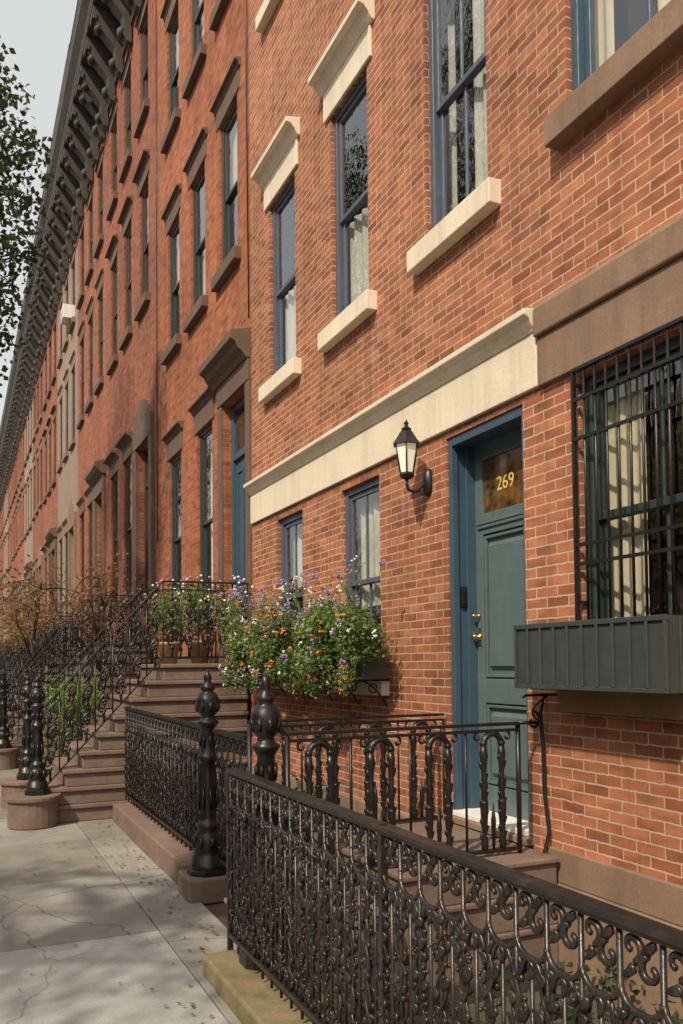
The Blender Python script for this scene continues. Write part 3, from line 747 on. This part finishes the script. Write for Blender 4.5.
# ------------------------------------------------------------------ flower boxes, house A
def flower_box(a,b,seed):
    e=empty('flower_window_box')
    mb=MB(); mb.box(2.72,2.93,a,b,-.13,.10); mb.box(2.71,2.72,a,b,.07,.10)
    mb.obj('box',[M['box']],e,bevel=.004)
    mb=MB()
    for y in (a+.1,(a+b)/2,b-.1):
        mb.tube([(F-.01,y,-.14),(2.70,y,-.14)],.008,5)
        mb.tube([(2.98-.24*t,y,-.14-.2*(1-t)**2) for t in [i/8 for i in range(9)]],.008,5)
        mb.tube([(2.86+.035*math.cos(q),y,-.2+.035*math.sin(q)) for q in [i*.6 for i in range(10)]],.006,5)
    for k in range(int((b-a)/.22)):
        y=a+.11+k*.22
        mb.tube([(2.70,y+(.09-.006*q)*math.cos(q*.55),-.19+(.05-.003*q)*math.sin(q*.55)) for q in range(13)],.007,5)
    mb.obj('scroll_bracket',[M['iron']],e)
    mb=MB(); y=a-.14
    cl=[]
    while y<b+.14:
        for q in range(2): cl.append((2.70+R.uniform(-.12,.1),y+R.uniform(-.07,.07),R.uniform(.0,.36),R.uniform(.08,.17)))
        if R.random()<.6: cl.append((2.62+R.uniform(-.05,.05),y,R.uniform(-.18,.0),R.uniform(.06,.11)))
        y+=.13
    for (x,yy,z,r) in cl:
        for k in range(int(22000*r*r)):
            d=Vector((R.gauss(0,1),R.gauss(0,1),R.gauss(0,1))).normalized()*r*(R.random()**.4)*R.uniform(.9,1.2)
            mb.leaf((min(x+d.x,2.98),yy+d.y,z+d.z),R.uniform(.022,.045),0)
    for k in range(int((b-a)*60)):
        y=R.uniform(a-.18,b+.18); x=2.72+R.uniform(-.14,.1); H=R.uniform(.3,.72); lx=R.uniform(-.20,.06); ly=R.uniform(-.18,.18)
        pts=[(x+lx*t*t,y+ly*t*t,.05+H*t) for t in (0,.33,.66,1)]
        mb.tube(pts,[.003,.0025,.002,.0015],3)
        for t in (.3,.4,.5,.6,.7,.8,.9,1):
            for _ in range(2):
                mb.leaf((x+lx*t*t+R.gauss(0,.012),y+ly*t*t+R.gauss(0,.012),.05+H*t),.028,0)
        c=R.choice([1,1,3,1,1,2,3,4]) 
        if R.random()<.7:
            for _ in range(R.randint(3,7)):
                mb.blob((pts[-1][0]+R.gauss(0,.015),pts[-1][1]+R.gauss(0,.015),pts[-1][2]+R.gauss(0,.018)),(.0095,.0095,.009),c)
    for k in range(int((b-a)*16)):   # trailing stems
        y=R.uniform(a-.1,b+.1); x=2.66+R.uniform(-.06,.04); H=R.uniform(.18,.36)
        for t in range(12):
            u=t/11; p=(x-.07*math.sin(u*2.2),y+.05*math.sin(u*5+k),.06-H*u)
            for _ in range(3): mb.leaf((p[0]+R.gauss(0,.012),p[1]+R.gauss(0,.014),p[2]),.03,0)
            if R.random()<.12:
                c=R.choice([1,2,2,3])
                for _ in range(4): mb.blob((p[0]-.015+R.gauss(0,.006),p[1]+R.gauss(0,.008),p[2]+R.gauss(0,.008)),.009,c)
    for (x,yy,z,r) in cl:
        for k in range(R.randint(2,6)):
            c=R.choice([1,1,1,2,2,3,3,4])
            d=Vector((-abs(R.gauss(.6,.5)),R.gauss(0,1),abs(R.gauss(.3,.7)))).normalized()*r*1.1
            p=(x+d.x,yy+d.y,z+d.z)
            for _ in range(5): mb.blob((p[0]+R.gauss(0,.007),p[1]+R.gauss(0,.009),p[2]+R.gauss(0,.009)),.008 if c!=2 else .011,c)
    mb.obj('flowers',[M['leafG'],M['f_purple'],M['f_orange'],M['f_white'],M['f_pink']],e,fix=False)
flower_box(5.68,6.9,1); flower_box(7.2,8.7,2)

# ------------------------------------------------------------------ plants
def crown(mb,cls,dens,size,m=0,shell=.45):
    for (c,r) in cls:
        for k in range(int(dens*r*r)):
            d=Vector((R.gauss(0,1),R.gauss(0,1),R.gauss(0,1)*.8)).normalized()*r*(R.random()**shell)
            mb.leaf((c[0]+d.x,c[1]+d.y,c[2]+d.z),size,m)
def tree(name,x,y,zbase,H,cr,cc,ncl,dens,size,leaf,clr=(.5,1.0),tr=.16,flatten=.7,extra=()):
    e=empty(name); mb=MB(); cls=[]
    top=(x+R.uniform(-.2,.2),y+R.uniform(-.2,.2),cc[2]+cr*.3)
    trunk=[(x,y,zbase)]; n=6
    for k in range(1,n+1):
        t=k/n; trunk.append((x+(top[0]-x)*t+R.gauss(0,.05),y+(top[1]-y)*t+R.gauss(0,.05),zbase+(top[2]-zbase)*t))
    mb.tube(trunk,[tr*(1.25 if k==0 else 1-.75*k/n) for k in range(n+1)],10)
    for k in range(ncl+len(extra)):
        d=Vector((R.gauss(0,1),R.gauss(0,1),R.gauss(0,1))).normalized()*cr*R.uniform(.45,.95)
        c=(cc[0]+d.x,cc[1]+d.y,cc[2]+d.z*flatten); r=R.uniform(*clr)
        if k>=ncl: c,r=extra[k-ncl]
        cls.append((c,r))
        s=Vector(trunk[R.randint(3,n)]); E=Vector(c)
        md=(s+E)/2+Vector((R.gauss(0,.15),R.gauss(0,.15),.2))
        mb.tube([s,(s+md)/2+Vector((0,0,.05)),md,(md+E)/2,E],[tr*.4,tr*.32,tr*.24,tr*.15,tr*.06],5)
    mb.obj('trunk',[M['bark']],e,fix=False)
    lf=MB(); crown(lf,cls,dens,size); lf.obj('foliage',[M[leaf]],e,fix=False)
    return e
ex=[((.35,12.2,7.6),.6),((.62,12.0,6.8),.55),((.3,11.8,6.0),.65),((.65,12.4,6.1),.5),((.6,12.4,5.3),.42),((.25,12.0,5.0),.5),((.5,12.6,4.5),.36),((.1,12.2,8.1),.6),((.0,12,4.4),.45),((.8,12.6,7.3),.38),((.35,12.9,4.1),.28),((.2,12.1,6.9),.6),((.9,12.5,6.5),.25),
    ((.45,12.3,7.1),.55),((.35,12.2,5.6),.5),((.85,12.6,5.8),.3),((.45,12.4,4.9),.4),((.62,12.3,7.8),.3),((.3,12.6,3.8),.3)]
for k in range(13): ex.append(((R.uniform(-4.2,-1.6),R.uniform(12.2,15.8),R.uniform(8.8,12.2)),R.uniform(.5,.85)))
tree('street_tree',-2.3,12.5,GZ,8,2.9,(-2.2,12.3,6.2),14,620,.10,'leafT',(.5,.95),extra=ex)
tree('street_tree',-2.55,3.0,GZ,5,2.1,(-2.7,3.3,3.0),34,330,.09,'leafT',(.35,.7))
tree('street_tree',-2.4,27,GZ,8,3.0,(-2.3,27,6.5),18,260,.14,'leafT',(.6,1.0))
tree('japanese_maple',1.9,13.2,GZ,3,1.0,(1.75,13.2,1.0),20,330,.05,'leafR',(.2,.42),.05,.7)
tree('japanese_maple',1.5,18.6,GZ,3,1.2,(1.5,18.6,1.2),20,320,.075,'leafR',(.25,.5),.05,.6)
tree('japanese_maple',1.4,24,GZ,3,1.3,(1.3,24,1.2),18,300,.09,'leafR',(.3,.55),.05,.6)
for k,yy in enumerate((2,10,17,25,34)):
    tree('street_tree',-11.2,yy,GZ,8,3.0,(-11.2,yy,4.0+R.uniform(-.5,1)),15,130,.18,'leafO',(.8,1.3))
mb=MB()
for k in range(7):
    crown(mb,[((1.32+R.uniform(-.12,.12),11.2+R.uniform(-.35,.35),-.45+R.uniform(-.12,.08)),.34)],3600,.03)
crown(mb,[((1.32,11.2,-.95),.45)],2000,.035)
mb.obj('boxwood_shrub',[M['leafH']],fix=False)
def potted(x,y,z,r,fc):
    e=empty('potted_plant'); mb=MB()
    mb.lathe([(.09,0),(.13,.22),(.145,.23),(.145,.26),(.12,.26)],x,y,z,16); mb.obj('pot',[M['tan']],e)
    mb=MB()
    crown(mb,[((x+R.uniform(-.1,.1),y+R.uniform(-.1,.1),z+.5+R.uniform(-.1,.3)),r) for _ in range(6)],2600,.045)
    for k in range(40):
        d=Vector((R.gauss(0,1),R.gauss(0,1),abs(R.gauss(0,1)))).normalized()*(r+.1)
        mb.blob((x+d.x,y+d.y,z+.68+d.z),.017,R.choice([1,1,2]))
    mb.obj('flowers',[M['leafG'],M[fc],M['f_white']],e,fix=False)
potted(2.5,9.45,.0,.22,'f_pink'); potted(2.85,9.22,.0,.2,'f_purple'); potted(2.3,10.1,.0,.22,'f_pink')
mb=MB()
for k in range(16):
    crown(mb,[((R.uniform(2.1,2.8),5.6+k*.2,GZ+R.uniform(.15,.5)),R.uniform(.18,.28))],1500,.05)
for k in range(9):
    crown(mb,[((R.uniform(2.1,2.8),.6+k*.33,GZ+R.uniform(-.05,.15)),R.uniform(.15,.26))],1300,.05)
mb.obj('low_shrubs',[M['leafT']],fix=False)

# ------------------------------------------------------------------ opposite side of the street (seen in reflections)
for k in range(9):
    y0=-22+k*7
    e=empty('brick_house'); mb=MB(); X=-15.5
    ops=[(y0+.8+j*2.1,y0+1.9+j*2.1,z,z+1.9) for j in range(3) for z in (-.4,2.9,6.0)]
    wall(mb,y0,y0+6.98,GZ-.2,9,ops,X,-.2); mb.quad((X,y0,9),(X-8,y0,9),(X-8,y0+6.98,9),(X,y0+6.98,9))
    mb.obj('walls',[M[['brownstone_wall','brickC','brownstone_wall','brickA'][k%4]]],e,fix=False)
    mb=MB()
    for a,b,c,d in ops: mb.quad((X-.2,a,c),(X-.2,b,c),(X-.2,b,d),(X-.2,a,d))
    mb.obj('windows',[M['amberRefl']],e,fix=False)
    mb=MB()
    for a,b,c,d in ops: mb.box(X,X+.1,a-.1,b+.1,c-.15,c-.003); mb.box(X,X+.06,a-.1,b+.1,d+.003,d+.25)
    mb.box(X,X+.5,y0,y0+6.98,8.4,9.1); mb.obj('stone_trim',[M['cream']],e)

# ------------------------------------------------------------------ light, world, camera
w=bpy.data.worlds.new('World'); sc.world=w; w.use_nodes=True; nt=w.node_tree
sky=nt.nodes.new('ShaderNodeTexSky'); sky.sky_type='NISHITA'; sky.sun_disc=False
EL=math.radians(46); 
dx,dy=-.80,-.60     # horizontal direction towards the sun
sky.sun_elevation=EL; sky.sun_rotation=math.atan2(dx,dy)
sky.air_density=1.0; sky.dust_density=5.0; sky.ozone_density=1.0
hz=mixc(nt,'MIX',.62,sky.outputs[0],(6.8,6.7,6.2))    # thin milky haze over the clear sky
bg=nt.nodes['Background']; nt.links.new(hz,bg.inputs[0]); bg.inputs[1].default_value=.15
L=bpy.data.lights.new('sun','SUN'); L.energy=4.0; L.angle=math.radians(1.2); L.color=(1,.87,.66)
lo=bpy.data.objects.new('sun',L); sc.collection.objects.link(lo)
dirv=Vector((dx*math.cos(EL),dy*math.cos(EL),math.sin(EL)))
lo.rotation_euler=dirv.to_track_quat('Z','Y').to_euler()
cam=bpy.data.cameras.new('camera'); co=bpy.data.objects.new('camera',cam); sc.collection.objects.link(co)
PITCH=2.0; ROLL=-.6
co.matrix_world=Matrix.Rotation(-math.radians(24.26),4,'Z')@Matrix.Rotation(math.radians(90+PITCH),4,'X')@Matrix.Rotation(math.radians(ROLL),4,'Z')
cam.sensor_width=36; cam.lens=30.0; cam.shift_y=(150-850*math.tan(math.radians(PITCH)))/1024; cam.clip_start=.05; cam.clip_end=1500
sc.camera=co
sc.view_settings.view_transform='Standard'; sc.view_settings.look='None'; sc.view_settings.exposure=0
